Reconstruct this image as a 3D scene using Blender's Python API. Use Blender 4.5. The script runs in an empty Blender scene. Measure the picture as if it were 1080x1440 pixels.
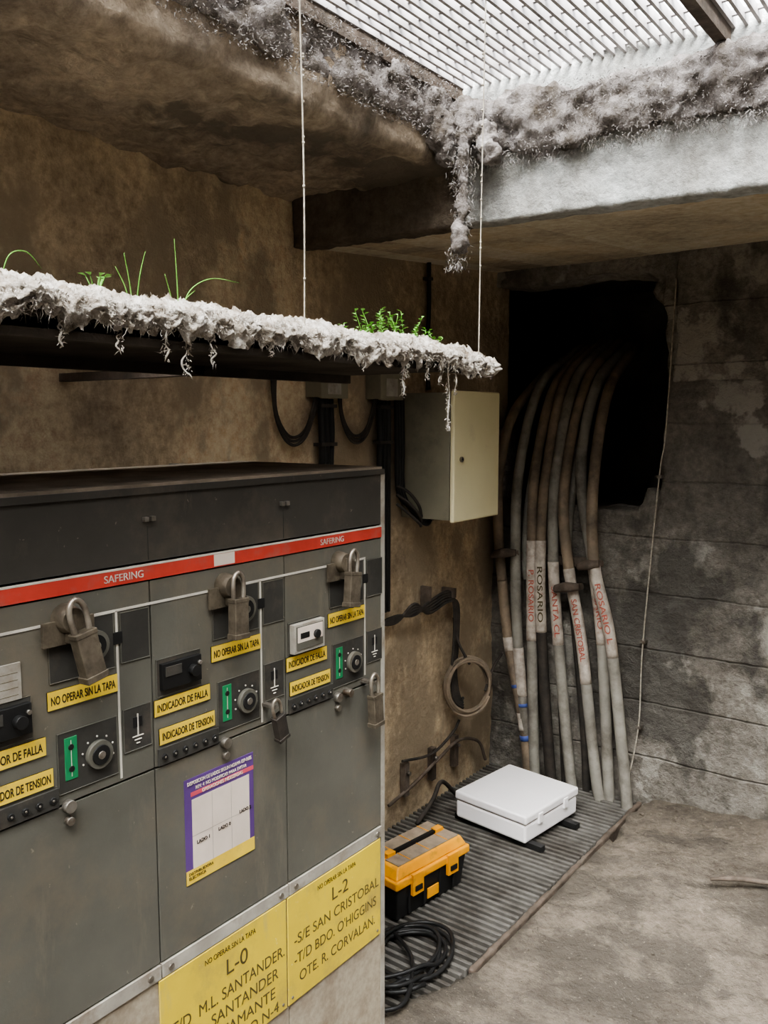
import bpy, bmesh, math, random
from mathutils import Vector, Matrix, noise, Euler
random.seed(7)
SC=bpy.context.scene
COL=bpy.context.collection

# ------------------------------------------------------------ materials
def _n(nt,t,**k):
    n=nt.nodes.new(t)
    for a,b in k.items(): setattr(n,a,b)
    return n
def ramp(nt,fac,stops):
    r=_n(nt,"ShaderNodeValToRGB"); e=r.color_ramp.elements
    while len(e)<len(stops): e.new(0.5)
    for i,(p,c) in enumerate(stops):
        e[i].position=p; e[i].color=(c[0],c[1],c[2],1)
    nt.links.new(fac,r.inputs[0]); return r.outputs[0]
def mixc(nt,fac,a,b,mode='MIX'):
    m=_n(nt,"ShaderNodeMix",data_type='RGBA',blend_type=mode)
    if isinstance(fac,float): m.inputs[0].default_value=fac
    else: nt.links.new(fac,m.inputs[0])
    for i,v in ((6,a),(7,b)):
        if isinstance(v,tuple): m.inputs[i].default_value=(v[0],v[1],v[2],1)
        else: nt.links.new(v,m.inputs[i])
    return m.outputs[2]
def noi(nt,vec,scale,detail=6,rough=.6,st=None):
    if st:
        mp=_n(nt,"ShaderNodeMapping"); mp.inputs['Scale'].default_value=st
        nt.links.new(vec,mp.inputs[0]); vec=mp.outputs[0]
    n=_n(nt,"ShaderNodeTexNoise"); n.inputs['Scale'].default_value=scale
    n.inputs['Detail'].default_value=detail; n.inputs['Roughness'].default_value=rough
    nt.links.new(vec,n.inputs['Vector']); return n.outputs[0]
def mat(name,c1,c2=None,scale=6,rough=.7,metal=0,bump=.2,bscale=60,dirt=None,dscale=3,damt=.5,spec=.3,scuff=None):
    m=bpy.data.materials.new(name); m.use_nodes=True; nt=m.node_tree
    b=nt.nodes['Principled BSDF']
    tc=_n(nt,"ShaderNodeTexCoord"); v=tc.outputs['Object']
    if c2 is None: c2=tuple(x*.8 for x in c1)
    col=ramp(nt,noi(nt,v,scale),[(.35,c2),(.65,c1)])
    if dirt:
        d=ramp(nt,noi(nt,v,dscale,8,.7),[(.62-damt*.35,(0,0,0)),(.8-damt*.2,(1,1,1))])
        col=mixc(nt,d,col,dirt)
    if scuff:
        d=ramp(nt,noi(nt,v,11,9,.75,(1,1,.22)),[(.56,(0,0,0)),(.70,(.75,.75,.75))])
        col=mixc(nt,d,col,scuff)
        d=ramp(nt,noi(nt,v,60,3,.6),[(.69,(0,0,0)),(.73,(.6,.6,.6))])
        col=mixc(nt,d,col,tuple(min(1,x*1.6) for x in scuff))
    nt.links.new(col,b.inputs['Base Color'])
    b.inputs['Roughness'].default_value=rough; b.inputs['Metallic'].default_value=metal
    b.inputs['Specular IOR Level'].default_value=spec
    if bump:
        bp=_n(nt,"ShaderNodeBump"); bp.inputs['Strength'].default_value=bump; bp.inputs['Distance'].default_value=.01
        nt.links.new(noi(nt,v,bscale,5,.7),bp.inputs['Height']); nt.links.new(bp.outputs[0],b.inputs['Normal'])
    return m
def concrete(name,light,mid,dark,blocks=False,streak=.5,patch=None,bump=.6,stain=None,spots=0,big_s=1.3,boards=False):
    m=bpy.data.materials.new(name); m.use_nodes=True; nt=m.node_tree
    b=nt.nodes['Principled BSDF']; b.inputs['Roughness'].default_value=.92
    b.inputs['Specular IOR Level'].default_value=.2
    v=_n(nt,"ShaderNodeTexCoord").outputs['Object']
    big=noi(nt,v,big_s,7,.65)
    col=ramp(nt,big,[(.33,dark),(.5,mid),(.66,light)])
    st=noi(nt,v,5,5,.65,(1.0,1.0,.16))
    col=mixc(nt,ramp(nt,st,[(.45,(0,0,0)),(.75,(streak,)*3)]),col,dark)
    fine=noi(nt,v,34,8,.75)
    col=mixc(nt,.8,col,ramp(nt,fine,[(.3,(.28,.27,.26)),(.7,(.74,.74,.74))]),'OVERLAY')
    if patch:
        p=ramp(nt,noi(nt,v,3.1,7,.6),[(.54,(0,0,0)),(.57,(.7,.7,.7))])
        col=mixc(nt,p,col,patch)
    if stain:
        p=ramp(nt,noi(nt,v,2.1,7,.62,(1.3,1.3,.9)),[(.49,(0,0,0)),(.56,(.85,.85,.85))])
        col=mixc(nt,p,col,stain)
    if spots:
        p=ramp(nt,noi(nt,v,85,3,.6),[(.64,(0,0,0)),(.70,(spots,)*3)])
        col=mixc(nt,p,col,tuple(min(1,x*1.5) for x in light))
    h=noi(nt,v,18,8,.7)
    if boards:
        s=_n(nt,"ShaderNodeSeparateXYZ"); nt.links.new(v,s.inputs[0])
        wv=_n(nt,"ShaderNodeMath",operation='MULTIPLY'); nt.links.new(s.outputs[0],wv.inputs[0]); wv.inputs[1].default_value=6.5
        fr=_n(nt,"ShaderNodeMath",operation='FLOOR'); nt.links.new(wv.outputs[0],fr.inputs[0])
        wn=_n(nt,"ShaderNodeTexWhiteNoise",noise_dimensions='1D'); nt.links.new(fr.outputs[0],wn.inputs['W'])
        col=mixc(nt,.7,col,ramp(nt,wn.outputs[0],[(0,(.32,.31,.30)),(1,(.70,.70,.70))]),'OVERLAY')
    if blocks:
        s=_n(nt,"ShaderNodeSeparateXYZ"); nt.links.new(v,s.inputs[0])
        c=_n(nt,"ShaderNodeCombineXYZ"); nt.links.new(s.outputs[0],c.inputs[0]); nt.links.new(s.outputs[2],c.inputs[1])
        dn=_n(nt,"ShaderNodeVectorMath",operation='ADD')
        nn=_n(nt,"ShaderNodeTexNoise"); nn.inputs['Scale'].default_value=7; nn.inputs['Detail'].default_value=5; nt.links.new(v,nn.inputs['Vector'])
        sc=_n(nt,"ShaderNodeVectorMath",operation='SCALE'); sc.inputs['Scale'].default_value=.02
        nt.links.new(nn.outputs[1],sc.inputs[0]); nt.links.new(c.outputs[0],dn.inputs[0]); nt.links.new(sc.outputs[0],dn.inputs[1])
        br=_n(nt,"ShaderNodeTexBrick"); br.inputs['Scale'].default_value=1
        br.inputs['Brick Width'].default_value=4.3; br.inputs['Row Height'].default_value=.235
        br.inputs['Mortar Size'].default_value=.006; br.inputs['Mortar Smooth'].default_value=.8
        nt.links.new(dn.outputs[0],br.inputs['Vector'])
        br2=noi(nt,v,1.7,3,.5)
        mk=_n(nt,"ShaderNodeMath",operation='MULTIPLY'); nt.links.new(br.outputs['Fac'],mk.inputs[0]); nt.links.new(br2,mk.inputs[1])
        mr=_n(nt,"ShaderNodeMath",operation='MULTIPLY'); nt.links.new(mk.outputs[0],mr.inputs[0]); mr.inputs[1].default_value=.45
        col=mixc(nt,mr.outputs[0],col,tuple(x*.5 for x in dark))
        sb=_n(nt,"ShaderNodeMath",operation='SUBTRACT'); nt.links.new(h,sb.inputs[0]); nt.links.new(mr.outputs[0],sb.inputs[1]); h=sb.outputs[0]
    nt.links.new(col,b.inputs['Base Color'])
    bp=_n(nt,"ShaderNodeBump"); bp.inputs['Strength'].default_value=bump; bp.inputs['Distance'].default_value=.03
    nt.links.new(h,bp.inputs['Height']); nt.links.new(bp.outputs[0],b.inputs['Normal'])
    return m

M={}
M['wall_l']=concrete('wall_left_plaster',(.74,.60,.41),(.55,.44,.30),(.27,.215,.155),streak=.8,big_s=1.7,stain=(.34,.275,.195))
M['wall_b']=concrete('wall_back_concrete',(.37,.345,.305),(.24,.222,.193),(.10,.092,.082),blocks=True,patch=(.46,.435,.385),bump=1.0,stain=(.10,.093,.083),big_s=1.9)
M['wall_o']=concrete('wall_plain',(.60,.55,.48),(.48,.44,.38),(.32,.29,.25))
M['ceil']=concrete('ceiling_concrete',(.58,.48,.36),(.39,.32,.245),(.15,.125,.10),bump=1.0,big_s=2.2,stain=(.16,.135,.105))
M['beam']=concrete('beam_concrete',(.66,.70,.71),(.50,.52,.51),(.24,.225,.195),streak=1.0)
M['beamd']=concrete('beam_shade_ledge_brown',(.22,.175,.135),(.135,.11,.085),(.065,.055,.045),streak=.8)  # brown paints the slab's shade onto the beam; also colours the dark ledge top
M['soffit']=concrete('soffit_concrete',(.84,.74,.58),(.68,.60,.46),(.40,.345,.265),streak=.1,boards=True)
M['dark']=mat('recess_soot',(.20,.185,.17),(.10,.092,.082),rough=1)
M['floor']=concrete('floor_dirt',(.275,.235,.188),(.18,.155,.126),(.085,.074,.061),bump=1.0,streak=.0,stain=(.10,.088,.073),spots=.45,big_s=2.4)
M['cab']=mat('cabinet_grey_paint',(.128,.125,.106),(.100,.097,.082),scale=5,rough=.48,bump=.05,bscale=120,dirt=(.155,.133,.10),dscale=4,damt=.35,scuff=(.165,.147,.118))
M['cabd']=mat('cabinet_dark_panel',(.055,.053,.048),(.035,.034,.03),scale=8,rough=.6,bump=.05,dirt=(.11,.09,.07),dscale=5,damt=.3)
M['lid']=mat('lid_dark_paint',(.066,.061,.053),(.047,.044,.038),scale=4,rough=.55,bump=.05,dirt=(.12,.10,.077),dscale=3,damt=.35,scuff=(.125,.107,.085))
M['dust']=mat('lid_dust',(.34,.28,.22),(.17,.142,.112),scale=8,rough=1,bump=.5)
M['black']=mat('black_plastic',(.02,.02,.02),(.012,.012,.012),rough=.45,bump=0)
M['blackdusty']=mat('black_dusty',(.03,.028,.025),(.06,.05,.042),scale=20,rough=.8,bump=.1)
M['white']=mat('mimic_white',(.60,.57,.50),(.46,.43,.38),scale=20,rough=.6,bump=0)
M['red']=mat('strip_red',(.56,.07,.05),(.45,.055,.04),scale=10,rough=.5,bump=0,dirt=(.30,.13,.10),dscale=12,damt=.25)
M['yellow']=mat('label_yellow',(.80,.58,.07),(.69,.49,.06),scale=14,rough=.5,bump=0,dirt=(.48,.36,.12),dscale=30,damt=.12)
M['signy']=mat('sign_yellow',(.72,.55,.045),(.60,.45,.05),scale=5,rough=.55,bump=.03,dirt=(.38,.285,.09),dscale=7,damt=.32,scuff=(.45,.37,.17))
M['ink']=mat('ink_black',(.03,.025,.02),rough=.6,bump=0)
M['inkg']=mat('ink_worn',(.10,.08,.035),rough=.6,bump=0)
M['inkr']=mat('ink_faded_red',(.42,.085,.06),(.38,.15,.11),scale=60,rough=.6,bump=0)
M['green']=mat('label_green',(.03,.22,.09),rough=.5,bump=0)
M['steel']=mat('worn_steel',(.35,.33,.30),(.2,.18,.15),scale=30,rough=.45,metal=.8,bump=.1,dirt=(.12,.08,.05),dscale=25,damt=.3)
M['lock']=mat('padlock_dirty_brass',(.16,.135,.10),(.08,.066,.05),scale=30,rough=.6,metal=.35,bump=.15,dirt=(.055,.045,.033),dscale=20,damt=.3)
M['shack']=mat('shackle_steel',(.42,.38,.32),(.18,.15,.12),scale=25,rough=.4,metal=.7,bump=.1)
M['beige']=mat('panel_beige',(.40,.35,.27),(.30,.26,.20),scale=70,rough=.75,bump=.1,dirt=(.22,.17,.125),dscale=9,damt=.4)
M['trim']=mat('trim_grey_beige',(.40,.38,.33),(.29,.27,.235),scale=15,rough=.6,bump=.05,dirt=(.18,.14,.105),dscale=12,damt=.35)
M['paper']=mat('poster_paper',(.70,.61,.53),(.60,.52,.45),scale=9,rough=.7,bump=0)
M['purple']=mat('poster_purple',(.12,.06,.22),rough=.6,bump=0)
M['pink']=mat('poster_pink',(.62,.10,.14),rough=.6,bump=0)
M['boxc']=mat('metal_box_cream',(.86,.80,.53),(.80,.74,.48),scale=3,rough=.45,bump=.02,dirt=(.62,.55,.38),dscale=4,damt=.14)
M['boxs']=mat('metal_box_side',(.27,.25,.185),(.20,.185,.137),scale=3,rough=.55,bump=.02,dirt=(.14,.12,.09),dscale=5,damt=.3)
M['plast']=mat('enclosure_white',(.95,.93,.94),(.93,.91,.92),scale=4,rough=.35,bump=0)
M['tby']=mat('toolbox_yellow',(.88,.39,.015),(.76,.32,.015),scale=8,rough=.4,bump=0,dirt=(.40,.22,.07),dscale=14,damt=.2)
M['tbg']=mat('toolbox_organizer',(.34,.27,.20),(.19,.155,.12),scale=18,rough=.3,bump=.05)
M['cable']=mat('cable_grey',(.33,.315,.275),(.22,.208,.182),scale=9,rough=.65,bump=.1,dirt=(.11,.098,.08),dscale=6,damt=.4)
M['cableb']=mat('cable_brown',(.30,.235,.17),(.18,.145,.11),scale=9,rough=.7,bump=.1,dirt=(.09,.074,.058),dscale=6,damt=.4)
M['sleeve']=mat('cable_tag_white',(.60,.55,.48),(.33,.285,.24),scale=25,rough=.6,bump=0,dirt=(.30,.10,.075),dscale=26,damt=.12)
M['blue']=mat('tape_blue',(.08,.12,.35),rough=.6,bump=0)
M['moss']=mat('pale_dust_moss',(.74,.70,.64),(.34,.29,.235),scale=48,rough=1,bump=1,bscale=110,dirt=(.15,.12,.088),dscale=19,damt=.42,spec=0)
M['mossd']=mat('beam_lint_dust',(.42,.39,.38),(.15,.133,.117),scale=28,rough=1,bump=1,bscale=80,dirt=(.08,.066,.052),dscale=8,damt=.5,spec=0)
M['lint']=mat('lint_fibre',(.70,.66,.60),(.19,.158,.12),scale=38,rough=1,bump=0,spec=0)
M['lintd']=mat('lint_fibre_grey',(.40,.38,.37),(.09,.078,.064),scale=22,rough=1,bump=0,spec=0)
M['traym']=mat('tray_board',(.10,.085,.07),(.05,.043,.036),scale=8,rough=.9,bump=.3)
M['wire']=mat('wire_pale',(.55,.5,.42),(.3,.27,.22),scale=60,rough=.7,bump=0)
M['leaf']=mat('leaf_green',(.16,.38,.06),(.09,.26,.035),scale=40,rough=.6,bump=0)
M['rust']=mat('rusty_steel',(.13,.10,.08),(.07,.057,.045),scale=18,rough=.85,bump=.4,dirt=(.20,.17,.14),dscale=8,damt=.3)
M['pit']=mat('grate_pit',(.035,.03,.025),(.02,.018,.015),scale=12,rough=.9,bump=.2)
M['rib']=mat('grate_dusty_steel',(.155,.148,.135),(.076,.071,.063),scale=12,rough=.5,bump=.3,dirt=(.05,.043,.036),dscale=5,damt=.4)
M['galv']=mat('grating_galvanised',(.42,.40,.40),(.26,.245,.24),scale=12,rough=.6,metal=.2,bump=.1)

# ------------------------------------------------------------ mesh builder
def catmull(P,n=8):
    P=[Vector(p) for p in P]
    if len(P)<3: return P
    Q=[P[0]*2-P[1]]+P+[P[-1]*2-P[-2]]; out=[]
    for i in range(1,len(Q)-2):
        a,b,c,d=Q[i-1:i+3]
        for k in range(n):
            t=k/n
            out.append(.5*((2*b)+(c-a)*t+(2*a-5*b+4*c-d)*t*t+(3*b-a-3*c+d)*t**3))
    out.append(P[-1]); return out
class B:
    def __init__(s): s.bm=bmesh.new(); s.mats=[]
    def mi(s,m):
        m=M[m]
        if m not in s.mats: s.mats.append(m)
        return s.mats.index(m)
    def box(s,x0,x1,y0,y1,z0,z1,m,rot=None):
        i=s.mi(m)
        c=Vector(((x0+x1)/2,(y0+y1)/2,(z0+z1)/2))
        vs=[]
        for x in(x0,x1):
            for y in(y0,y1):
                for z in(z0,z1):
                    p=Vector((x,y,z))
                    if rot is not None: p=c+rot@(p-c)
                    vs.append(s.bm.verts.new(p))
        for f in((0,1,3,2),(4,6,7,5),(0,4,5,1),(2,3,7,6),(0,2,6,4),(1,5,7,3)):
            s.bm.faces.new([vs[k] for k in f]).material_index=i
    def hexa(s,pts,m):
        i=s.mi(m); vs=[s.bm.verts.new(p) for p in pts]
        for f in((3,2,1,0),(4,5,6,7),(0,1,5,4),(1,2,6,5),(2,3,7,6),(3,0,4,7)):
            s.bm.faces.new([vs[k] for k in f]).material_index=i
    def tube(s,P,r,m,seg=8,smooth=True,n=8,closed=False,flat=1.0):
        i=s.mi(m)
        pts=catmull(P,n) if smooth else [Vector(p) for p in P]
        N=len(pts); rs=r if isinstance(r,(list,tuple)) else None
        up=None; rings=[]
        for k in range(N):
            if closed: t=pts[(k+1)%N]-pts[k-1]
            else: t=pts[min(k+1,N-1)]-pts[max(k-1,0)]
            if t.length<1e-9: t=Vector((0,0,1))
            t.normalize()
            if up is None: up=t.orthogonal().normalized()
            up=(up-t*up.dot(t))
            if up.length<1e-6: up=t.orthogonal()
            up.normalize(); sd=t.cross(up)
            if rs:
                f=k/(N-1)*(len(rs)-1); a=int(min(f,len(rs)-2)); rr=rs[a]+(rs[a+1]-rs[a])*(f-a)
            else: rr=r
            rings.append([s.bm.verts.new(pts[k]+up*rr*math.cos(q*2*math.pi/seg)+sd*rr*flat*math.sin(q*2*math.pi/seg)) for q in range(seg)])
        for k in range(N if closed else N-1):
            a,b=rings[k],rings[(k+1)%N]
            for q in range(seg):
                f=s.bm.faces.new((a[q],a[(q+1)%seg],b[(q+1)%seg],b[q])); f.material_index=i; f.smooth=True
        if not closed:
            s.bm.faces.new(rings[0][::-1]).material_index=i; s.bm.faces.new(rings[-1]).material_index=i
    def cyl(s,a,b,r,m,seg=20,r2=None):
        s.tube([a,b],[r,r if r2 is None else r2],m,seg,smooth=False)
    def blade(s,p,d,w,m,droop=0,segs=1):
        i=s.mi(m); d=Vector(d); p=Vector(p)
        sd=d.cross(Vector((random.uniform(-1,1),random.uniform(-1,1),random.uniform(-1,1))))
        if sd.length<1e-6: return
        sd=sd.normalized()*w
        a=s.bm.verts.new(p-sd); b=s.bm.verts.new(p+sd)
        mid=p+d*.5+Vector((random.uniform(-1,1),random.uniform(-1,1),random.uniform(-1,1)))*d.length*.18
        c=s.bm.verts.new(mid-sd*.8); e=s.bm.verts.new(mid+sd*.8)
        t=s.bm.verts.new(p+d-Vector((0,0,droop)))
        s.bm.faces.new((a,b,e,c)).material_index=i; s.bm.faces.new((c,e,t)).material_index=i
    def done(s,name,parent=None,bevel=0,loc=None,rot=None,bseg=2,recalc=True):
        if recalc: bmesh.ops.recalc_face_normals(s.bm,faces=s.bm.faces)
        me=bpy.data.meshes.new(name); s.bm.to_mesh(me); s.bm.free()
        for m in s.mats: me.materials.append(m)
        o=bpy.data.objects.new(name,me); COL.objects.link(o)
        if parent: o.parent=parent
        if loc: o.location=loc
        if rot: o.rotation_euler=rot
        if bevel:
            b=o.modifiers.new('bev','BEVEL'); b.width=bevel; b.segments=bseg; b.limit_method='ANGLE'; b.angle_limit=math.radians(40)
        return o
def empty(name,loc=(0,0,0)):
    e=bpy.data.objects.new(name,None); e.empty_display_size=.1; e.location=loc; COL.objects.link(e); return e
def txt(name,body,loc,size,m,rot=(math.pi/2,0,math.pi/2),parent=None,align='LEFT',sx=1,ext=.0004,width=None,bold=0):
    c=bpy.data.curves.new(name,'FONT'); c.body=body; c.size=size; c.align_x=align; c.extrude=ext; c.offset=bold
    c.materials.append(M[m]); o=bpy.data.objects.new(name,c); COL.objects.link(o)
    o.location=loc; o.rotation_euler=rot; o.scale=(sx,1,1)
    if width:
        bpy.context.view_layer.update()
        w=o.dimensions.x/ sx if sx else o.dimensions.x
        if w>0: o.scale=(width/w,1,1)
    if parent: o.parent=parent
    return o
def rough(o,voxel,disp):
    r=o.modifiers.new('rm','REMESH'); r.mode='VOXEL'; r.voxel_size=voxel; r.use_smooth_shade=True
    for k,(sc,st) in enumerate(disp):
        t=bpy.data.textures.new(o.name+'_t%d'%k,'CLOUDS'); t.noise_scale=sc; t.noise_depth=3
        d=o.modifiers.new('d%d'%k,'DISPLACE'); d.texture=t; d.strength=st; d.mid_level=.5; d.texture_coords='GLOBAL'
    return o

# ------------------------------------------------------------ room shell
XL,XR,YB,YF=-1.95,1.8,3.47,-2.0
b=B(); b.box(XL-.12,XL,YF-.1,YB+.9,-.1,2.75,'wall_l'); b.done('wall_left')
b=B(); b.box(XR,XR+.1,YF-.1,YB+.1,-.1,2.75,'wall_o'); b.done('wall_right')
b=B(); b.box(XL,XR,YF-.1,YF,-.1,2.75,'wall_o'); b.done('wall_front')
b=B()
b.box(XL-.05,-1.175,YB,YB+.16,-.1,1.275,'wall_b')
b.box(-1.17,XR+.05,YB,YB+.16,-.1,2.7,'wall_b')
b.box(XL-.05,-1.165,YB,YB+.16,2.24,2.7,'wall_b')
b.box(-1.21,-1.13,YB+.03,YB+.16,2.12,2.28,'wall_b',rot=Matrix.Rotation(.7,3,'Y'))
b.box(-1.26,-1.14,YB+.01,YB+.16,1.22,1.34,'wall_b',rot=Matrix.Rotation(.5,3,'Y'))
b.box(-1.99,-1.90,YB+.02,YB+.16,1.25,1.62,'wall_b')
wb=b.done('wall_back'); rough(wb,.018,[(.30,.06),(.07,.026)])
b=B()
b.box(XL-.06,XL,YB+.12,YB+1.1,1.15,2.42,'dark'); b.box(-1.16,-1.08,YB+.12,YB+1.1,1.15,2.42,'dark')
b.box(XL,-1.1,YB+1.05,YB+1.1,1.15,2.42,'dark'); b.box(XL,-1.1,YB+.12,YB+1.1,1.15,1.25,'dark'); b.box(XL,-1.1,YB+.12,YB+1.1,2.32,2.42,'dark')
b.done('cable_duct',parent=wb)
b=B(); b.box(-1.13,1.8,YB-.03,YB+.03,1.80,2.32,'wall_b'); o=b.done('trim_1'); rough(o,.012,[(.25,.05),(.05,.018)])

def sm(a): a=max(0,min(1,a)); return a*a*(3-2*a)
def floorz(x,y):
    e=-1.19+.02*noise.noise(Vector((0,y*5,0)))
    if y<2.15: e-=.16*sm((2.15-y)/.5)*(0.6+.6*noise.noise(Vector((0,y*3,5))))
    if x<=e: return -.03
    z=.030+.022*noise.noise(Vector((x*1.7,y*1.7,0)))+.012*noise.noise(Vector((x*6,y*6,3)))+.008*noise.noise(Vector((x*16,y*16,3)))+.004*noise.noise(Vector((x*40,y*40,5)))
    z+=.085*sm((y-2.5)/1.0)*sm((x+1.25)/.9)
    if x<-1.18: z=max(z,.034)
    return z
b=B(); i=b.mi('floor'); nx,ny=240,330
xs=[XL+(XR-XL)*k/nx for k in range(nx+1)]; ys=[YF+(YB+.05-YF)*k/ny for k in range(ny+1)]
g=[[b.bm.verts.new((x,y,floorz(x,y))) for y in ys] for x in xs]
for p in range(nx):
    for q in range(ny):
        f=b.bm.faces.new((g[p][q],g[p+1][q],g[p+1][q+1],g[p][q+1])); f.material_index=i; f.smooth=True
b.done('floor')

b=B()
b.box(XL-.1,-1.37,YF-.1,2.2,2.36,2.62,'ceil')
b.box(1.35,XR+.1,YF-.1,2.2,2.36,2.62,'ceil')
b.box(-1.4,1.4,YF-.1,-1.3,2.36,2.62,'ceil')
ceil=b.done('ceiling'); rough(ceil,.018,[(.3,.06),(.08,.05)])
b=B()
b.hexa([(XL-.1,2.12,2.215),(XR+.1,2.46,2.215),(XR+.1,3.6,2.32),(XL-.1,3.6,2.32),
        (XL-.1,2.12,2.62),(XR+.1,2.46,2.62),(XR+.1,3.6,2.62),(XL-.1,3.6,2.62)],'soffit')
o=b.done('ceiling_rear')
o.data.materials.append(M['beam'])
for f in o.data.polygons:
    if f.normal.y<-.8: f.material_index=1
def by(x): return 2.12+(x-(XL-.1))*.34/3.95
def beamseg(x0,x1,m,nm,z1=2.40):
    b=B()
    b.hexa([(x0,by(x0)-.015,2.205),(x1,by(x1)-.015,2.205),(x1,by(x1)+.06,2.205),(x0,by(x0)+.06,2.205),
        (x0,by(x0)-.015,z1),(x1,by(x1)-.015,z1),(x1,by(x1)+.06,z1),(x0,by(x0)+.06,z1)],m)
    o=b.done(nm); rough(o,.01,[(.2,.018),(.04,.010)]); return o
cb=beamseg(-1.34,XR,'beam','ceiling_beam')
beamseg(XL,-1.335,'beamd','ceiling_beam')  # segment beneath the slab, its shade painted in as a darker colour

def fuzz(b,n,fn,m,l0,l1,w,down=0):
    for _ in range(n):
        p,nrm=fn(); d=(Vector(nrm)+Vector((random.gauss(0,.9),random.gauss(0,.9),random.gauss(0,.9)-down))).normalized()*random.uniform(l0,l1)
        b.blade(p,d,w*random.uniform(.5,1.3),m)
b=B()
b.hexa([(-1.36,by(-1.36)-.045,2.38),(XR,by(XR)-.045,2.38),(XR,by(XR),2.38),(-1.36,by(-1.36),2.38),
        (-1.36,by(-1.36)-.055,2.515),(XR,by(XR)-.055,2.515),(XR,by(XR),2.53),(-1.36,by(-1.36),2.53)],'mossd')
o=b.done('dust_ledge',parent=cb); rough(o,.009,[(.20,.10),(.05,.045),(.014,.020)])
b=B()
yt=lambda x: by(x)+.02+.10*(x+1.36)
b.hexa([(-1.36,yt(-1.36)-.02,2.47),(.9,yt(.9)-.02,2.47),(.9,yt(.9)+.05,2.47),(-1.36,yt(-1.36)+.05,2.47),
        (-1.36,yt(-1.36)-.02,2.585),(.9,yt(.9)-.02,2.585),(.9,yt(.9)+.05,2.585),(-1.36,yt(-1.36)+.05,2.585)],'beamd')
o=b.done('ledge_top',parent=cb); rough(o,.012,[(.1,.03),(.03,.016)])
b=B()
def f1():
    x=random.uniform(-1.36,.6); z=random.uniform(2.36,2.53); return (x,by(x)-.05-.025*random.random(),z),(0,-.6,-.3)
fuzz(b,9000,f1,'lintd',.004,.012,.0010,.3)
def f2():
    x=random.uniform(-1.36,.2); z=2.36+.02*noise.noise(Vector((x*12,0,0))); return (x,by(x)-.04,z+random.uniform(-.015,.02)),(0,-.3,-1)
fuzz(b,2600,f2,'lintd',.006,.022,.0008,.5)
b.done('dust_lint',recalc=False,parent=cb)
b=B()
b.box(-1.385,-1.352,-1.2,2.12,2.45,2.57,'mossd')
o=b.done('dust_lip',parent=ceil); rough(o,.010,[(.13,.07),(.04,.045),(.014,.018)])
b=B()
def f3():
    y=random.uniform(.9,2.12); return (-1.335+.02*random.random(),y,random.uniform(2.40,2.57)),(1,0,0)
fuzz(b,5500,f3,'lintd',.004,.011,.0009,.3)
b.done('lip_lint',recalc=False,parent=ceil)
b=B()
b.tube([(-1.27,2.08,2.48),(-1.265,2.06,2.40),(-1.262,2.055,2.30),(-1.26,2.05,2.22),(-1.268,2.05,2.14),(-1.285,2.05,2.10)],[.040,.028,.014,.010,.012,.028,.008],'mossd',10)
b.tube([(-1.36,2.08,2.5),(-1.34,2.07,2.42),(-1.33,2.07,2.36)],[.04,.05,.02],'mossd',10)
b.tube([(-1.22,2.10,2.44),(-1.20,2.09,2.36),(-1.20,2.09,2.33)],[.03,.03,.01],'mossd',10)
cl=b.done('hanging_lint_clump'); rough(cl,.007,[(.05,.045),(.018,.025)])
b=B()
for _ in range(1900):
    t=random.random(); z=2.46-.40*t; r=.032*(1-t)+.008+(.014 if t>.85 else 0)
    p=(-1.265+random.gauss(0,r*.6)-(.015 if t>.85 else 0),2.055+random.gauss(0,r*.6),z)
    b.blade(p,(random.gauss(0,.006),random.gauss(0,.006),random.gauss(-.008,.007)),.0008,'lintd')
b.done('hanging_lint_fibres',recalc=False,parent=cl)

# overhead pavement grating
b=B(); gx0,gx1,gy0,gy1,gz=-1.36,1.36,-1.3,2.5,2.60
x=gx0+.01
while x<gx1:
    b.box(x,x+.0085,gy0,gy1,gz-.012,gz+.012,'galv'); x+=.029
y=gy0+.02
while y<gy1:
    b.box(gx0,gx1,y,y+.010,gz+.002,gz+.014,'galv'); y+=.085
for xx in(-1.36,-.64,.1,.84): b.box(xx-.014,xx+.014,gy0,gy1,gz-.05,gz+.005,'rust')
b.done('ceiling_grating')

# ------------------------------------------------------------ floor grate, trims
b=B()
b.box(-1.93,-1.215,1.3,3.44,-.02,.006,'pit')
y=1.32
while y<3.43:
    b.box(-1.93,-1.22,y,y+.013,.004,.03,'rib'); y+=.030
b.done('floor_grate',bevel=.002,bseg=1)
b=B(); b.box(-1.216,-1.198,2.05,3.44,-.02,.034,'rust'); o=b.done('trim_2'); rough(o,.006,[(.1,.012),(.03,.008)])

# ------------------------------------------------------------ switchgear cabinet
cab=empty('switchgear_cabinet',(0,0,0))
FX=-1.15; W=.3245; Y0=.24
def fy(k,s): return Y0+k*W+s
b=B()
b.box(-1.88,FX-.014,.24,1.53,.02,1.41,'cabd')
b.box(-1.60,FX-.001,.24,1.532,1.416,1.53,'lid')
b.box(-1.61,FX+.003,.235,1.542,1.528,1.54,'lid')
b.box(-1.88,FX,1.531,1.546,.02,1.53,'trim')
for k in range(4):
    a=fy(k,.0015); c=fy(k+1,-.0015); c=min(c,1.530)
    b.box(FX-.016,FX,a,c,1.060,1.383,'cab')
    b.box(FX-.016,FX,a,c,.705,1.056,'cab')
    b.box(FX-.016,FX-.001,a,c,.08,.676,'beige')
    b.box(FX-.016,FX+.003,a,c,.676,.702,'trim')
    for s in(.02,.30):
        b.cyl((FX,fy(k,s),.689),(FX+.006,fy(k,s),.689),.006,'steel',10)
    b.box(FX-.002,FX+.006,fy(k,-.010),fy(k,-.001),1.483,1.491,'steel'); b.box(FX-.002,FX+.006,fy(k,.004),fy(k,.013),1.483,1.491,'steel')
    b.box(FX-.002,FX+.0004,fy(k,-.0006),fy(k,.0006),1.418,1.475,'cabd')
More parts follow.
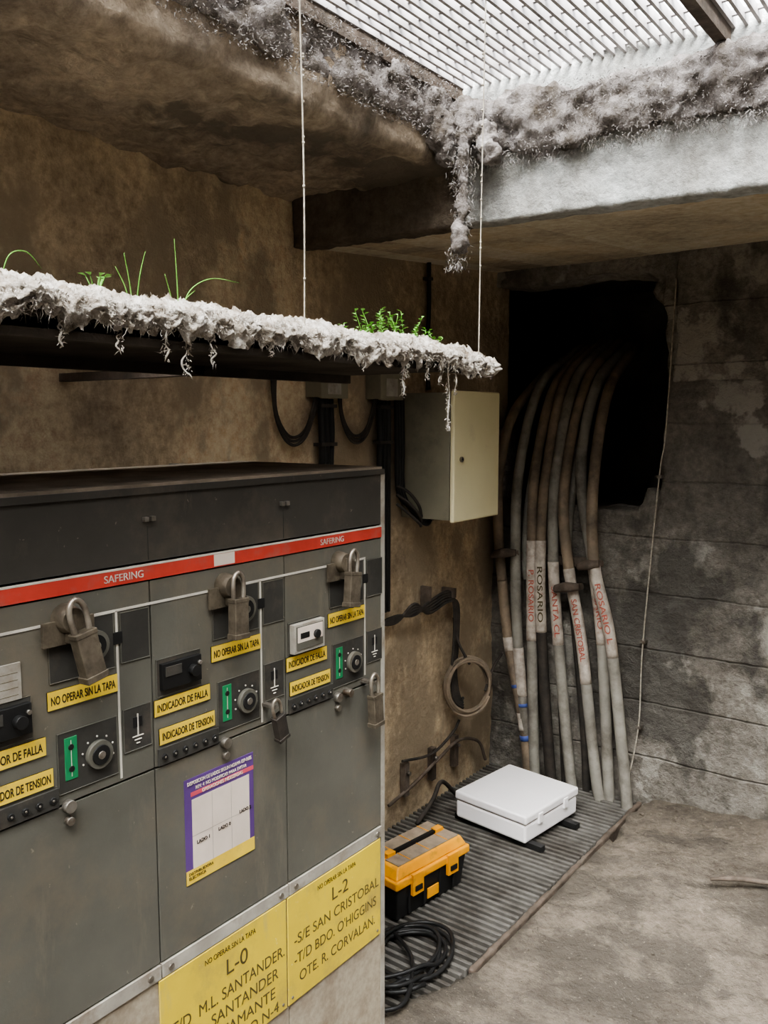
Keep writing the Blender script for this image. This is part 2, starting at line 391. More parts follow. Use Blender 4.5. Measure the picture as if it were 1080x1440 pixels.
b.done('carcass',parent=cab,bevel=.0018)
b=B(); b.box(-1.60,FX,.245,1.535,1.5395,1.545,'dust'); o=b.done('top_dust',parent=cab)
b=B()
b.box(FX-.01,FX+.002,.24,1.531,1.386,1.410,'red')
b.box(FX-.01,FX+.0025,.24,1.531,1.4095,1.412,'white')
b.box(FX-.01,FX+.0025,1.03,1.08,1.388,1.409,'paper')
b.done('front_strip',parent=cab)
txt('strip_text','SAFERING',(FX+.0025,.80,1.392),.017,'white',parent=cab,width=.075)
txt('strip_text_2','SAFERING',(FX+.0025,1.32,1.392),.017,'white',parent=cab,width=.075)
b=B(); e=FX+.0012
for k in range(4):
    b.box(FX-.001,e,fy(k,0),min(fy(k,W),fy(3,.259)),1.343,1.3470,'white')
    b.box(FX-.001,e,fy(k,.2550),fy(k,.2588),1.065 if k<3 else 1.08,1.345,'white')
b.done('mimic_lines',parent=cab)
def outline(b,y0,y1,z0,z1,m,t=.0015):
    b.box(FX-.001,FX+.0022,y0,y1,z0,z0+t,m); b.box(FX-.001,FX+.0022,y0,y1,z1-t,z1,m)
    b.box(FX-.001,FX+.0022,y0,y0+t,z0,z1,m); b.box(FX-.001,FX+.0022,y1-t,y1,z0,z1,m)
for k in range(4):
    b=B()
    for (s0,s1,z0,z1) in((.135,.251,1.253,1.343),(.263,.320,1.256,1.340),(.143,.251,1.076,1.173),(.263,.319,1.104,1.178),(.007,.105,1.180,1.246)):
        b.box(FX-.001,FX+.0015,fy(k,s0),fy(k,s1),z0,z1,'cabd'); outline(b,fy(k,s0),fy(k,s1),z0,z1,'cab',.0012)
    for (s,z,r) in((.212,1.298,.021),(.214,1.121,.019)):
        b.cyl((FX,fy(k,s),z),(FX+.010,fy(k,s),z),r+.004,'cab',24)
        b.cyl((FX+.002,fy(k,s),z),(FX+.012,fy(k,s),z),r-.003,'black',20)
        b.cyl((FX+.002,fy(k,s),z),(FX+.0135,fy(k,s),z),r*.35,'steel',12)
    for q in range(7):
        a=math.radians(200-q*36); yy=fy(k,.214)+math.cos(a)*.029; zz=1.121+math.sin(a)*.029
        b.cyl((FX,yy,zz),(FX+.003,yy,zz),.0018,'white',6)
    b.box(FX,FX+.0025,fy(k,.249),fy(k,.267),1.290,1.310,'black')
    b.box(FX,FX+.0025,fy(k,.282),fy(k,.300),1.142,1.160,'black')
    b.box(FX,FX+.003,fy(k,.290),fy(k,.2925),1.128,1.165,'white')
    for q,wd in enumerate((.022,.014,.007)):
        b.box(FX,FX+.003,fy(k,.291-wd/2),fy(k,.291+wd/2),1.126-q*.006,1.128-q*.006,'white')
    b.box(FX,FX+.0025,fy(k,.155),fy(k,.177),1.095,1.163,'green')
    for q in range(2): b.cyl((FX,fy(k,.166),1.112+q*.035),(FX+.0035,fy(k,.166),1.112+q*.035),.005,'black',14)
    b.box(FX,FX+.0032,fy(k,.1655),fy(k,.1665),1.10,1.158,'white')
    if k==3:
        b.box(FX,FX+.014,fy(k,.012),fy(k,.104),1.183,1.242,'trim'); b.box(FX+.01,FX+.016,fy(k,.018),fy(k,.098),1.190,1.238,'cab')
        b.box(FX+.01,FX+.0165,fy(k,.020),fy(k,.096),1.205,1.236,'paper')
        b.cyl((FX+.016,fy(k,.076),1.215),(FX+.022,fy(k,.076),1.215),.009,'black',14); b.box(FX+.016,FX+.0172,fy(k,.028),fy(k,.055),1.212,1.224,'black')
    else:
        b.box(FX,FX+.010,fy(k,.014),fy(k,.100),1.192,1.238,'black')
        b.box(FX+.01,FX+.0115,fy(k,.020),fy(k,.055),1.215,1.232,'cabd')
        b.cyl((FX+.01,fy(k,.078),1.215),(FX+.022,fy(k,.078),1.215),.010,'black',16)
        b.cyl((FX+.01,fy(k,.094),1.225),(FX+.015,fy(k,.094),1.225),.004,'steel',8)
        if k==1:
            b.box(FX,FX+.003,fy(k,.02),fy(k,.09),1.245,1.30,'trim')
            for q in range(4): b.box(FX,FX+.0034,fy(k,.025),fy(k,.085),1.252+q*.011,1.253+q*.011,'inkg')
    b.box(FX,FX+.004,fy(k,.006),fy(k,.142),1.060,1.090,'cabd')
    for q in range(6):
        yy=fy(k,.018+q*.0225); b.cyl((FX,yy,1.074),(FX+.007,yy,1.074),.0055,'black',12); b.cyl((FX+.006,yy,1.074),(FX+.008,yy,1.074),.002,'steel',8)
    b.cyl((FX,fy(k,.157),1.056),(FX+.012,fy(k,.157),1.056),.010,'steel',18); b.cyl((FX,fy(k,.157),1.032),(FX+.01,fy(k,.157),1.032),.007,'steel',14)
    b.cyl((FX,fy(k,.165),1.350),(FX+.026,fy(k,.165),1.350),.024,'lock',22,r2=.019)
    b.box(FX+.005,FX+.011,fy(k,.122),fy(k,.210),1.312,1.350,'lock'); b.box(FX,FX+.03,fy(k,.158),fy(k,.166),1.315,1.36,'lock')
    b.done('module_controls_%d'%(k+1),parent=cab,bevel=.0007,bseg=1)
    b=B()
    for (s0,s1,z0,z1) in((.130,.254,1.2135,1.242),(.001,.124,1.148,1.176),(.010,.134,1.096,1.124)):
        b.box(FX,FX+.0028,fy(k,s0),fy(k,s1),z0,z1,'yellow'); outline(b,fy(k,s0),fy(k,s1),z0,z1,'inkg',.0008)
    b.done('labels_%d'%(k+1),parent=cab)
    for q,(s,z,t,w) in enumerate(((.135,1.2205,'NO OPERAR SIN LA TAPA',.114),(.006,1.155,'INDICADOR DE FALLA',.112),(.015,1.103,'INDICADOR DE TENSION',.114))):
        txt('label_text_%d_%d'%(k,q),t,(FX+.0029,fy(k,s),z),.0185,'ink',parent=cab,width=w,bold=.0003)

b=B(); py0,py1,pz0,pz1=.950,1.119,.818,1.014
b.box(FX,FX+.0012,py0,py1,pz0,pz1,'purple')
b.box(FX,FX+.0016,py0+.016,py1-.012,pz0+.026,pz1-.04,'paper')
b.box(FX,FX+.0016,py0+.014,py1-.0,pz1-.034,pz1-.026,'pink')
b.box(FX,FX+.0016,py0,py1,pz0,pz0+.026,'yellow')
for q in range(1,3):
    b.box(FX,FX+.0019,py0+.016+q*.047,py0+.0165+q*.047,pz0+.026,pz1-.04,'trim')
b.box(FX,FX+.0019,py0+.016,py1-.012,.905,.9056,'trim')
b.done('poster',parent=cab)
for q,(t,y,z,s) in enumerate((('DISPOSICION DE LADOS SEGUN NORMA ESP-0605',py0+.006,pz1-.012,.0095),('REV. 4. NO MODIFICAR PARA EVITAR',py0+.025,pz1-.023,.009),('OPERACIONES INDESEADAS',py0+.04,pz1-.0335,.009))):
    txt('poster_head_%d'%q,t,(FX+.002,y,z),s,'paper',parent=cab,width=(.157,.125,.10)[q])
for q,(t,y,z) in enumerate((('LADO 1',.975,.888),('LADO 0',1.027,.892),('LADO 2',1.080,.905))):
    txt('poster_t_%d'%q,t,(FX+.002,y,z),.009,'ink',parent=cab,width=.030,bold=.0002)
txt('poster_foot','DISTRIBUIDORA\nELECTRICA',(FX+.002,.955,.834),.008,'inkg',parent=cab)

for k,(y0_,y1_,lines) in enumerate(((.882,1.203,(('NO OPERAR SIN LA TAPA',.985,.647,.015,.13,'ink'),('L-0',1.035,.600,.045,.055,'inkg'),('-T/D  M.L. SANTANDER.',.895,.556,.034,.30,'inkg'),('        M.L. SANTANDER',.935,.518,.034,.24,'inkg'),('        BUSTAMANTE',.965,.480,.034,.20,'inkg'),('        ROSARIO N-4',.985,.445,.032,.19,'inkg'))),
                           (1.207,1.524,(('NO OPERAR SIN LA TAPA',1.30,.648,.015,.13,'ink'),('L-2',1.345,.603,.043,.055,'inkg'),('-S/E SAN CRISTOBAL',1.225,.561,.033,.29,'inkg'),("-T/D BDO. O'HIGGINS",1.225,.518,.033,.28,'inkg'),('OTE. R. CORVALAN.',1.24,.474,.033,.26,'inkg'))))):
    b=B(); b.box(FX+.0005,FX+.0035,y0_,y1_,.437,.674,'signy')
    for yy in(y0_+.012,y1_-.012): b.cyl((FX+.003,yy,.450),(FX+.005,yy,.450),.004,'steel',8)
    b.done('name_plate_%d'%k,parent=cab,bevel=.001,bseg=1)
    for q,(t,y,z,s,w,mm) in enumerate(lines): txt('plate_text_%d_%d'%(k,q),t.strip(),(FX+.0036,y,z),s,mm,parent=cab,width=w)

def padlock(y,z,tilt=0,turn=0,scale=1,body='lock',off=.034):
    b=B()
    b.box(-.010,.010,-.0165,.0165,-.104,-.036,body)
    b.box(-.0115,.0115,-.018,.018,-.110,-.100,body)
    b.box(-.0105,.0105,-.0175,.0175,-.044,-.036,body)
    P=[(0,-.0115,-.040),(0,-.013,-.014),(0,-.010,.002),(0,0,.010),(0,.010,.002),(0,.013,-.014),(0,.0115,-.040)]
    b.tube(P,.0042,'shack',10,n=5)
    b.cyl((0,0,-.112),(0,0,-.109),.006,'black',12)
    o=b.done('padlock',bevel=.004,bseg=3,loc=(FX+off,y,z),rot=(tilt,turn,0),parent=cab); o.scale=(scale,)*3
    return o
padlock(.728,1.372,.20,-.05,1.08)
padlock(1.058,1.366,-.04,-.03)
padlock(1.392,1.366,-.16,-.05,1)
padlock(fy(0,.17),1.36,.1,0)
padlock(1.462,1.080,.06,0,1.0)
padlock(1.150,1.108,.35,.15,.8,'blackdusty')
b=B(); b.box(FX,FX+.036,1.455,1.468,1.066,1.074,'steel'); b.cyl((FX,1.40,1.06),(FX+.02,1.40,1.06),.009,'steel',14); b.box(FX,FX+.036,1.145,1.156,1.097,1.104,'steel'); b.done('lower_hasps',parent=cab,bevel=.001)

# ------------------------------------------------------------ hanging tray with moss
tray=empty('hanging_tray')
b=B(); b.box(-1.46,-1.03,-.35,1.785,1.766,1.784,'traym')
b.box(-1.05,-1.03,-.35,1.785,1.755,1.80,'traym'); b.box(-1.46,-1.44,-.35,1.785,1.745,1.80,'traym')
b.done('board',parent=tray,bevel=.002)
b=B(); i=b.mi('moss'); ny,nx=700,140
def mtop(u,v):
    y=-.35+v*2.15; x=-1.47+u*.455
    e=min(1,(1-u)/.10); e2=min(1,(1-v)/.025)
    n=noise.noise(Vector((x*5,y*5,1)))*.018+noise.noise(Vector((x*18,y*18,4)))*.012+abs(noise.noise(Vector((x*48,y*48,8))))*.013+noise.noise(Vector((x*120,y*120,2)))*.009+noise.noise(Vector((x*260,y*260,2)))*.004
    h=.034*(.45+.55*math.sqrt(e))*(.4+.6*math.sqrt(max(0,e2)))+n*(.6+.4*e)
    tilt=(1.79-y)*.018
    wob=.018*noise.noise(Vector((y*9,0,3)))+.010*noise.noise(Vector((y*35,0,7)))+.008*noise.noise(Vector((y*110,0,7)))
    if u>.9: x+=wob*(u-.9)*10
    return Vector((x,y,1.778+max(.004,h)+tilt))
rows=[]
for q in range(ny+1):
    r=[b.bm.verts.new(mtop(p/nx,q/ny)) for p in range(nx+1)]
    y=r[-1].co.y
    for s in range(1,11):
        c=r[nx].co; dz=.0034*s*(1.1+.8*noise.noise(Vector((y*14,0,9)))+.9*noise.noise(Vector((y*50,0,2))))
        r.append(b.bm.verts.new((c.x+.008*math.sin(s*.35)+.010*noise.noise(Vector((y*50,s*.45,1)))+.010*noise.noise(Vector((y*120,s*.9,1))),y,c.z-dz)))
    rows.append(r)
for q in range(ny):
    for p in range(len(rows[0])-1):
        f=b.bm.faces.new((rows[q][p],rows[q][p+1],rows[q+1][p+1],rows[q+1][p])); f.material_index=i; f.smooth=True
b.done('moss_mat',parent=tray)
b=B()
def g1():
    u=random.random()**.6; v=random.uniform(.2,1); p=mtop(u,v); return p-Vector((0,0,.002)),(0,0,.6)
fuzz(b,15000,g1,'lint',.003,.008,.0009)
def g2():
    y=random.uniform(.2,1.79); p=mtop(1,(y+.35)/2.15); return (p.x+.004,y,p.z-random.uniform(0,.028)),(.6,0,-.3)
fuzz(b,8000,g2,'lint',.003,.009,.0008,.8)
def g3():
    x=random.uniform(-1.45,-1.03); return (x,1.788,1.80-random.random()*.025),(0,1,-.3)
fuzz(b,2200,g3,'lint',.003,.008,.0010,.8)
def g4():
    y=random.uniform(.2,1.79); p=mtop(1,(y+.35)/2.15); return (p.x+.002,y,p.z-.026-random.uniform(0,.008)),(.0,0,-.8)
fuzz(b,900,g4,'lint',.005,.020,.0005,.8)
b.done('moss_fibres',parent=tray,recalc=False)
b=B()
for (y,l) in((1.43,.09),(1.445,.05),(1.60,.16),(1.63,.08),(.83,.05),(.92,.05),(1.05,.03),(.66,.04),(1.30,.04),(1.52,.05),(1.7,.04),(.87,.07),(.75,.04),(1.39,.03),(1.57,.06)):
    x=-1.018; z=1.785
    P=[(x,y,z)]
    for s in range(1,7): P.append((x+random.gauss(0,.003),y+random.gauss(0,.005),z-l*s/6))
    b.tube(P,[.0024,.0013,.0009,.0018,.0007],'lint',5,n=3)
    for _ in range(int(l*1100)):
        zz=z-l*random.random(); b.blade((x+random.gauss(0,.002),y+random.gauss(0,.003),zz),(random.gauss(0,.0035),random.gauss(0,.0035),random.gauss(-.003,.003)),.0008,'lint')
b.done('hanging_roots',parent=tray,recalc=False)
b=B()
for (y,yt_) in((1.152,1.135),(1.76,1.765),(.2,.2)):
    b.tube([(-1.035,y,1.775),(-1.033,y*.99+yt_*.01,2.1),(-1.03,yt_,2.60)],.0015,'wire',6)
    for _ in range(14):
        z=random.uniform(1.85,2.55); b.tube([(-1.033,y,z),(-1.033,y,z+.004)],.0024,'wire',6,smooth=False)
b.done('suspension_wires',parent=tray)
b=B(); b.box(-1.95,-1.44,1.25,1.275,1.745,1.765,'rust'); b.box(-1.93,-1.90,1.22,1.56,1.805,1.83,'blackdusty'); b.done('wall_bracket',parent=tray)

def leaf(b,p,d,l,w):
    d=Vector(d).normalized(); sd=d.cross(Vector((0,0,1)))
    if sd.length<.01: sd=Vector((1,0,0))
    sd.normalize(); p=Vector(p); i=b.mi('leaf')
    a=b.bm.verts.new(p); c=b.bm.verts.new(p+d*l*.5+sd*w+Vector((0,0,.002))); e=b.bm.verts.new(p+d*l); f=b.bm.verts.new(p+d*l*.5-sd*w+Vector((0,0,.002)))
    b.bm.faces.new((a,c,e,f)).material_index=i
b=B()
for _ in range(26):
    y=random.uniform(1.33,1.64); x=random.uniform(-1.12,-1.05); z0=1.800; h=random.uniform(.025,.065)*(1.25 if 1.4<y<1.6 else .8)
    tip=(x+random.gauss(0,.016),y+random.gauss(0,.022),z0+h)
    b.tube([(x,y,z0),((x+tip[0])/2+random.gauss(0,.003),(y+tip[1])/2,z0+h*.5),tip],.0007,'leaf',5,n=3)
    for s in range(8):
        t=.35+.65*s/7; p=Vector((x,y,z0)).lerp(Vector(tip),t); a=random.random()*6.28
        leaf(b,p,(math.cos(a),math.sin(a),.35),random.uniform(.009,.015),.0050)
for y,x in((.743,-1.06),):
    for _ in range(9):
        a=random.random()*6.28; b.tube([(x,y,1.82),(x+.012*math.cos(a),y+.014*math.sin(a),1.85)],.0007,'leaf',4,smooth=False)
        leaf(b,(x+.01*math.cos(a),y+.012*math.sin(a),1.85),(math.cos(a),math.sin(a),.2),.014,.005)
b.done('weed_plant',recalc=False,parent=tray)
b=B()
def grass(P,r=.0010): b.tube(P,[r,r,r*.8,r*.3],'leaf',5,n=6)
grass([(-1.06,.805,1.81),(-1.06,.80,1.85),(-1.06,.792,1.89)]); grass([(-1.06,.81,1.81),(-1.055,.815,1.86),(-1.05,.822,1.895)]); grass([(-1.06,.80,1.81),(-1.06,.793,1.84),(-1.065,.78,1.87)],.001)
grass([(-1.06,.89,1.81),(-1.06,.888,1.87),(-1.06,.885,1.925)]); grass([(-1.06,.892,1.81),(-1.06,.915,1.852),(-1.06,.96,1.875),(-1.06,1.02,1.876)]); grass([(-1.06,.89,1.81),(-1.055,.90,1.835),(-1.05,.915,1.85)])
grass([(-1.06,.885,1.81),(-1.06,.875,1.84),(-1.06,.865,1.87)],.0008); grass([(-1.06,.60,1.82),(-1.06,.615,1.86),(-1.06,.64,1.868),(-1.06,.66,1.85)],.0008)
b.done('grass_tuft',parent=tray)

# ------------------------------------------------------------ wall box
bx=empty('electrical_box')
b=B()
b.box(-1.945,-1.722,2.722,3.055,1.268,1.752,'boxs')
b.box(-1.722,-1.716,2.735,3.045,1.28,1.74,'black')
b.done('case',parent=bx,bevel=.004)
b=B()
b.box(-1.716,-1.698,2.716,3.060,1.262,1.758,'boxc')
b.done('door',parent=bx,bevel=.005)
b=B()
b.cyl((-1.700,2.765,1.50),(-1.690,2.765,1.50),.010,'steel',18); b.cyl((-1.691,2.765,1.50),(-1.688,2.765,1.50),.004,'black',10)
for z in(1.33,1.69): b.cyl((-1.715,3.062,z-.02),(-1.715,3.062,z+.02),.006,'boxs',10)
for y in(2.76,2.80,2.84): b.cyl((-1.88,y,1.25),(-1.88,y,1.27),.012,'black',12)
b.done('lock_and_glands',parent=bx,bevel=.001)
b=B()
for q in range(3):
    b.tube([(-1.92,2.655+q*.018,1.76),(-1.92,2.66+q*.018,1.55),(-1.915,2.66+q*.016,1.38),(-1.88,2.68+q*.016,1.32-q*.015),(-1.85,2.72+q*.02,1.28-q*.018),(-1.88,2.77+q*.035,1.262)],.0095,'black',8)
    b.tube([(-1.90,2.63,1.40-q*.035),(-1.86,2.66,1.37-q*.04),(-1.84,2.70,1.31-q*.03),(-1.87,2.75,1.235)],.006,'blackdusty',8)
b.done('feed_cables',parent=bx)

for y in(2.17,2.50):
    e_=empty('junction_box')
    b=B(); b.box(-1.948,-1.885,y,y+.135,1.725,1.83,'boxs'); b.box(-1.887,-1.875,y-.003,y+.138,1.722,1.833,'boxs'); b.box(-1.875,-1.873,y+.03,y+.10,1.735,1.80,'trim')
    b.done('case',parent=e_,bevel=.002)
    b=B()
    for q in range(3):
        yy=y+.035+q*.024
        b.tube([(-1.91,yy,1.72),(-1.91,yy+.005,1.60),(-1.91,yy+random.gauss(0,.004),1.45),(-1.91,yy,.92)],.0125,'black',10)
    for z in(1.69,1.56): b.box(-1.93,-1.892,y+.018,y+.10,z,z+.012,'blackdusty')
    for q in range(3):
        b.tube([(-1.93,y-.16-q*.012,1.84),(-1.925,y-.168,1.68-q*.01),(-1.92,y-.11,1.595-q*.012),(-1.92,y-.03,1.62-q*.012),(-1.915,y+.02+q*.008,1.74)],.0055,'blackdusty',8)
    b.done('conduits',parent=e_)
b=B()
b.tube([(-1.93,2.887,2.30),(-1.93,2.89,2.1),(-1.935,2.885,1.9),(-1.93,2.89,1.77)],.009,'black',8)
for z in(2.2,2.0): b.box(-1.948,-1.92,2.872,2.903,z,z+.012,'blackdusty')
b.done('wall_conduit',parent=bx)

b=B()
for q in range(5):
    o_=q*.011
    b.tube([(-1.925,2.45,.86+o_),(-1.92,2.64,.885-o_*.6),(-1.90,2.75,.875+o_),(-1.905,2.86,.905-o_),(-1.90,3.0,.93-o_),(-1.90,3.05+o_*.7,.86),(-1.905,3.06+o_*.7,.70),(-1.91,3.05+o_*.8,.55),(-1.9,3.06+o_,.44),(-1.88,3.10,.40+o_)],.0065,'blackdusty',8)
b.box(-1.945,-1.90,2.86,2.875,.86,.97,'rust'); b.box(-1.945,-1.88,3.02,3.035,.90,.94,'rust')
c0=Vector((-1.85,3.10,.50)); nrm=Vector((.80,-.60,0)); sd=Vector((.6,.8,0))
P=[]
for q in range(16*6):
    a=q/16*2*math.pi; r=.108+.012*math.sin(q*.37); P.append(c0+sd*r*math.cos(a)*.92+Vector((0,0,1))*r*1.1*math.sin(a)+nrm*(.02*math.sin(q*.21)))
b.tube(P,.006,'cableb',7,n=2)
P=[c0+sd*(.097+.01*math.sin(q))*math.cos(q/14*2*math.pi)+Vector((0,0,1))*.118*math.sin(q/14*2*math.pi)-nrm*.012 for q in range(14*3)]
b.tube(P,.0055,'blackdusty',7,n=2)
b.tube([c0+Vector((0,0,.1)),c0+Vector((-.04,-.03,.2)),(-1.92,3.08,.80)],.006,'blackdusty',7)
b.tube([c0+Vector((0.05,.05,-.02)),(-1.82,3.25,.55),(-1.82,3.33,.60)],.006,'blackdusty',7)
b.done('cable_coil')
b=B()
b.tube([(-1.93,2.62,.12),(-1.92,2.80,.16),(-1.91,2.95,.21),(-1.90,3.10,.25),(-1.89,3.25,.20),(-1.88,3.30,.10)],.007,'rust',8)
b.tube([(-1.92,2.7,.28),(-1.91,2.9,.25),(-1.9,3.05,.30),(-1.9,3.1,.34)],.006,'blackdusty',8)
for y in(2.72,2.92,3.1): b.box(-1.945,-1.92,y,y+.03,.12,.26,'rust'); b.cyl((-1.92,y+.015,.22),(-1.905,y+.015,.22),.008,'steel',10)
b.tube([(-1.85,2.7,.035),(-1.84,2.8,.10),(-1.86,2.9,.14),(-1.85,3.0,.05)],.009,'blackdusty',8)
b.done('grounding_strap')

# ------------------------------------------------------------ power cables
C=[ [(-1.695,3.38,.02),(-1.735,3.38,.304),(-1.814,3.38,.654),(-1.864,3.38,1.041),(-1.878,3.38,1.235),(-1.885,3.40,1.425),(-1.88,3.52,1.68),(-1.86,3.85,1.90)],
    [(-1.715,3.40,.02),(-1.724,3.38,.273),(-1.767,3.38,.661),(-1.785,3.38,1.049),(-1.80,3.43,1.427),(-1.80,3.62,1.80),(-1.78,4.0,2.0)],
    [(-1.655,3.38,.02),(-1.672,3.38,.10),(-1.696,3.38,.672),(-1.704,3.38,1.057),(-1.720,3.43,1.427),(-1.72,3.62,1.81),(-1.70,4.0,2.02)],
    [(-1.585,3.39,.02),(-1.605,3.39,.15),(-1.648,3.38,.68),(-1.663,3.38,1.061),(-1.665,3.43,1.43),(-1.67,3.62,1.83),(-1.66,4.0,2.02)],
    [(-1.485,3.38,.02),(-1.505,3.38,.15),(-1.57,3.38,.692),(-1.602,3.38,1.066),(-1.62,3.43,1.43),(-1.625,3.62,1.82),(-1.62,4.0,2.02)],
    [(-1.36,3.38,.02),(-1.385,3.38,.15),(-1.461,3.375,.709),(-1.528,3.37,1.042),(-1.575,3.42,1.37),(-1.575,3.62,1.81),(-1.57,4.0,2.02)],
    [(-1.325,3.40,.02),(-1.335,3.40,.15),(-1.375,3.39,.723),(-1.425,3.39,1.053),(-1.505,3.43,1.43),(-1.525,3.62,1.80),(-1.53,4.0,2.0)],
    [(-1.23,3.36,.02),(-1.245,3.36,.15),(-1.320,3.35,.73),(-1.400,3.34,1.07),(-1.432,3.40,1.43),(-1.455,3.60,1.795),(-1.48,4.0,2.0)],
    [(-1.54,3.43,.02),(-1.56,3.43,.3),(-1.60,3.43,.8),(-1.64,3.43,1.2),(-1.64,3.50,1.5),(-1.68,3.7,1.85),(-1.68,4.0,1.95)],
    [(-1.44,3.43,.02),(-1.46,3.43,.3),(-1.52,3.43,.8),(-1.56,3.43,1.1),(-1.56,3.50,1.45),(-1.58,3.7,1.8),(-1.58,4.0,1.9)],
    [(-1.62,3.43,.02),(-1.65,3.43,.3),(-1.73,3.43,.8),(-1.76,3.43,1.1),(-1.76,3.50,1.45),(-1.76,3.7,1.8),(-1.76,4.0,1.9)],
]
pc=empty('power_cable_bundle')
b=B()
def seg_between(P,z0,z1):
    Q=[p for p in catmull(P,24) if z0<=p.z<=z1]; return Q
for k,P in enumerate(C):
    r=.0235 if k<8 else .019
    up=seg_between(P,.92,5); lo=seg_between(P,0,.94)
    b.tube(up,r,('cableb' if k in(0,2,3,5,7) else 'cable'),12,smooth=False)
    b.tube(lo,r*1.02,('blackdusty' if k in(3,8,9,10) else 'cable' if k!=0 else 'cableb'),12,smooth=False)
for k,z0,z1 in((0,.60,.68),(1,.40,.64),(0,.25,.34),(2,.66,1.12),(3,.70,1.13),(4,.66,1.04),(5,.52,1.02),(6,.70,1.06),(7,.66,1.05)):
    Q=seg_between(C[k],z0,z1); b.tube(Q,.0248,'sleeve',12,smooth=False)
for k,z0 in((0,.44),(1,.36),(0,.20)):
    Q=seg_between(C[k],z0,z0+.03); b.tube(Q,.0252,'blue',12,smooth=False)
b.done('cables',parent=pc)
for k,(ci,z0,z1,t) in enumerate(((2,.76,1.00,'P. ROSARIO'),(3,.76,1.02,'ROSARIO'),(4,.70,.94,'SANTA CL'),(5,.60,.90,'SAN CRISTOBAL'),(6,.76,.98,'ROSARIO'),(7,.72,.98,'ROSARIO L'))):
    Q=seg_between(C[ci],z0,z1); a=Q[0]; c=Q[-1]
    if a.z<c.z: a,c=c,a
    d=(c-a); L=d.length; X=d.normalized(); Z=Vector((.35,-.93,0)); Z=(Z-X*Z.dot(X)).normalized(); Y=Z.cross(X)
    o=txt('tag_text_%d'%k,t,(0,0,0),.032,'inkr' if k!=1 else 'inkg',parent=pc,width=L,bold=.0003)
    R=Matrix((X,Y,Z)).transposed().to_4x4()
    o.rotation_euler=R.to_euler(); o.location=a+Z*.0262-Y*.011
b=B()
for (x,z,w,y) in((-1.825,1.052,.12,3.345),(-1.415,1.045,.09,3.33),(-1.515,.935,.11,3.34)):
    b.tube([(x-w/2,y,z-.008),(x,y-.012,z+.006),(x+w/2,y,z+.012)],[.018,.024,.016],'rust',10,flat=.8)
    b.tube([(x-w/2,y+.03,z-.01),(x+w/2,y+.03,z+.01)],.014,'rust',8,smooth=False)
b.box(-1.90,-1.45,3.41,3.44,1.02,1.06,'rust')
b.done('cable_clamps',parent=pc)

b=B()
b.tube([(-1.13,3.44,2.2),(-1.15,3.435,1.6),(-1.168,3.43,1.419),(-1.212,3.43,.729),(-1.220,3.43,.357),(-1.264,3.41,.05)],.0030,'wire',7)
for z,x in((1.42,-1.168),(.73,-1.212),(.36,-1.220)): b.box(x-.012,x+.012,3.425,3.46,z-.006,z+.006,'steel')
b.done('ground_wire')

# ------------------------------------------------------------ white enclosure
en=empty('plastic_enclosure',(-1.552,2.985,0)); en.rotation_euler=(0,0,math.radians(-7))
b=B(); hx,hy=.168,.184
b.box(-hx,hx,-hy,hy,.052,.125,'plast'); b.done('base',parent=en,bevel=.010,bseg=3)
b=B(); b.box(-hx-.004,hx+.004,-hy-.004,hy+.004,.128,.162,'plast'); b.done('lid',parent=en,bevel=.008,bseg=3)
b=B(); b.box(-hx+.004,hx-.004,-hy+.004,hy-.004,.120,.132,'trim')
for sx in(-1,1):
    for sy in(-1,1): b.cyl((sx*(hx-.016),sy*(hy-.016),.161),(sx*(hx-.016),sy*(hy-.016),.1635),.007,'plast',14)
for sy in(-.09,.09): b.box(hx,hx+.009,sy-.014,sy+.014,.108,.148,'plast')
for sy in(-.150,.10): b.box(-.19,.225,sy-.014,sy+.014,.031,.053,'black')
b.done('latches_and_rails',parent=en,bevel=.0015)

# ------------------------------------------------------------ toolbox
tb=empty('toolbox',(-1.580,2.29,.03)); tb.rotation_euler=(0,0,math.radians(-8)); tb.scale=(.92,.93,.90)
b=B(); a,c=.082,.175
b.hexa([(-a,-c,0),(a,-c,0),(a,c,0),(-a,c,0),(-a-.014,-c-.014,.135),(a+.014,-c-.014,.135),(a+.014,c+.014,.135),(-a-.014,c+.014,.135)],'black')
for y in(-.12,-.04,.04,.12): b.box(a+.004,a+.013,y-.006,y+.006,.01,.125,'black')
b.done('body',parent=tb,bevel=.008,bseg=3)
b=B()
b.box(-a-.024,a+.024,-c-.024,c+.024,.128,.160,'tby')
b.hexa([(-a-.016,-c-.016,.16),(a+.016,-c-.016,.16),(a+.016,c+.016,.16),(-a-.016,c+.016,.16),(-a-.002,-c+.004,.198),(a+.002,-c+.004,.198),(a+.002,c-.004,.198),(-a-.002,c-.004,.198)],'tby')
b.done('lid',parent=tb,bevel=.007,bseg=3)
b=B()
for s in(-1,1):
    b.box(s*.044-.033,s*.044+.033,-c+.014,c-.014,.195,.203,'tbg')
    for y in(-.10,0,.10): b.box(s*.044-.033,s*.044+.033,y-.0015,y+.0015,.203,.206,'tby')
b.box(-.008,.008,-.12,.12,.197,.212,'black')
for y in(-.13,.13): b.box(-.014,.014,y-.02,y+.02,.196,.216,'tby')
for y in(-.095,.095):
    b.box(a+.018,a+.032,y-.028,y+.028,.085,.165,'tby'); b.box(a+.030,a+.036,y-.018,y+.018,.100,.120,'black')
b.box(-.03,.03,-c-.034,-c-.018,.08,.165,'tby'); b.box(a+.012,a+.017,-.03,.03,.03,.07,'tby')
b.done('organizer_latches',parent=tb,bevel=.003)

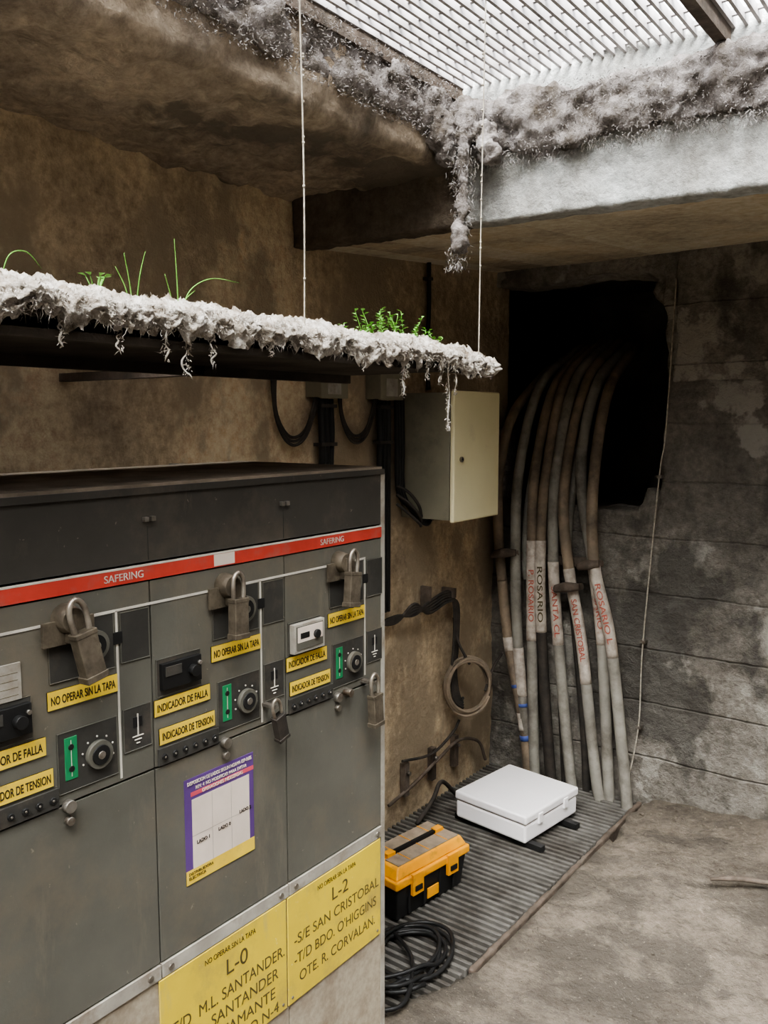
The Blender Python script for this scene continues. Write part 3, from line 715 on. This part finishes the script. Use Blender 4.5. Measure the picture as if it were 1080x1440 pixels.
b=B(); P=[]
for q in range(18*5):
    t=q/18; a_=t*2*math.pi; r=.135+.02*math.sin(q*.31)+.012*math.cos(q*.77)
    P.append((-1.38+math.cos(a_)*r*.8+.02*math.sin(t*1.3),1.96+math.sin(a_)*r*1.15+.03*math.sin(t*2),.046+.010*(t%2)+.004*math.sin(q)))
b.tube(P,.0065,'black',8,n=2)
b.tube([(-1.40,2.10,.045),(-1.46,2.08,.05),(-1.48,2.0,.05),(-1.42,1.85,.05),(-1.33,1.72,.055),(-1.26,1.78,.06),(-1.35,1.95,.06),(-1.5,2.05,.05)],.0065,'black',8)
b.done('extension_cord')
b=B(); b.tube([(-.76,2.89,.085),(-.68,2.93,.095),(-.60,2.95,.10),(-.5,2.98,.105)],[.006,.010,.009,.005],'rust',8)
b.done('fallen_stick')
b=B()
for _ in range(1300):
    x=random.uniform(-1.17,.5); y=random.uniform(1.2,3.4); r=random.uniform(.002,.007)*(1.5 if y>3.1 else 1); z=floorz(x,y)
    res=bmesh.ops.create_icosphere(b.bm,subdivisions=1,radius=r,matrix=Matrix.Translation((x,y,z+r*.2))@Matrix.Diagonal((random.uniform(.7,1.5),random.uniform(.7,1.5),.7,1)))
    for v in res['verts']: v.co+=Vector((random.gauss(0,r*.12),random.gauss(0,r*.12),random.gauss(0,r*.1)))
b.mi('floor'); b.done('floor_rubble')

# ------------------------------------------------------------ light
w=bpy.data.worlds.new('sky'); SC.world=w; w.use_nodes=True; nt=w.node_tree
bg=nt.nodes['Background']; bg.inputs[0].default_value=(.92,.965,1,1); bg.inputs[1].default_value=14
def sun(name,d,st,ang,col):
    l=bpy.data.lights.new(name,'SUN'); l.energy=st; l.angle=math.radians(ang); l.color=col
    o=bpy.data.objects.new(name,l); COL.objects.link(o); o.rotation_euler=Vector(d).to_track_quat('-Z','Y').to_euler(); o.location=(0,0,5)
sun('sky_sun',(-.40,.52,-.80),42,48,(1,.98,.94))
try: SC.view_settings.look='AgX - Medium High Contrast'
except Exception as ex: print(ex)

cam=bpy.data.cameras.new('camera'); cam.sensor_fit='VERTICAL'; cam.sensor_height=36; cam.sensor_width=27; cam.lens=30
co=bpy.data.objects.new('camera',cam); COL.objects.link(co); co.location=(0,0,1.65); co.rotation_euler=(math.radians(83.82),0,math.radians(36.7))
cam.clip_start=.02
SC.camera=co
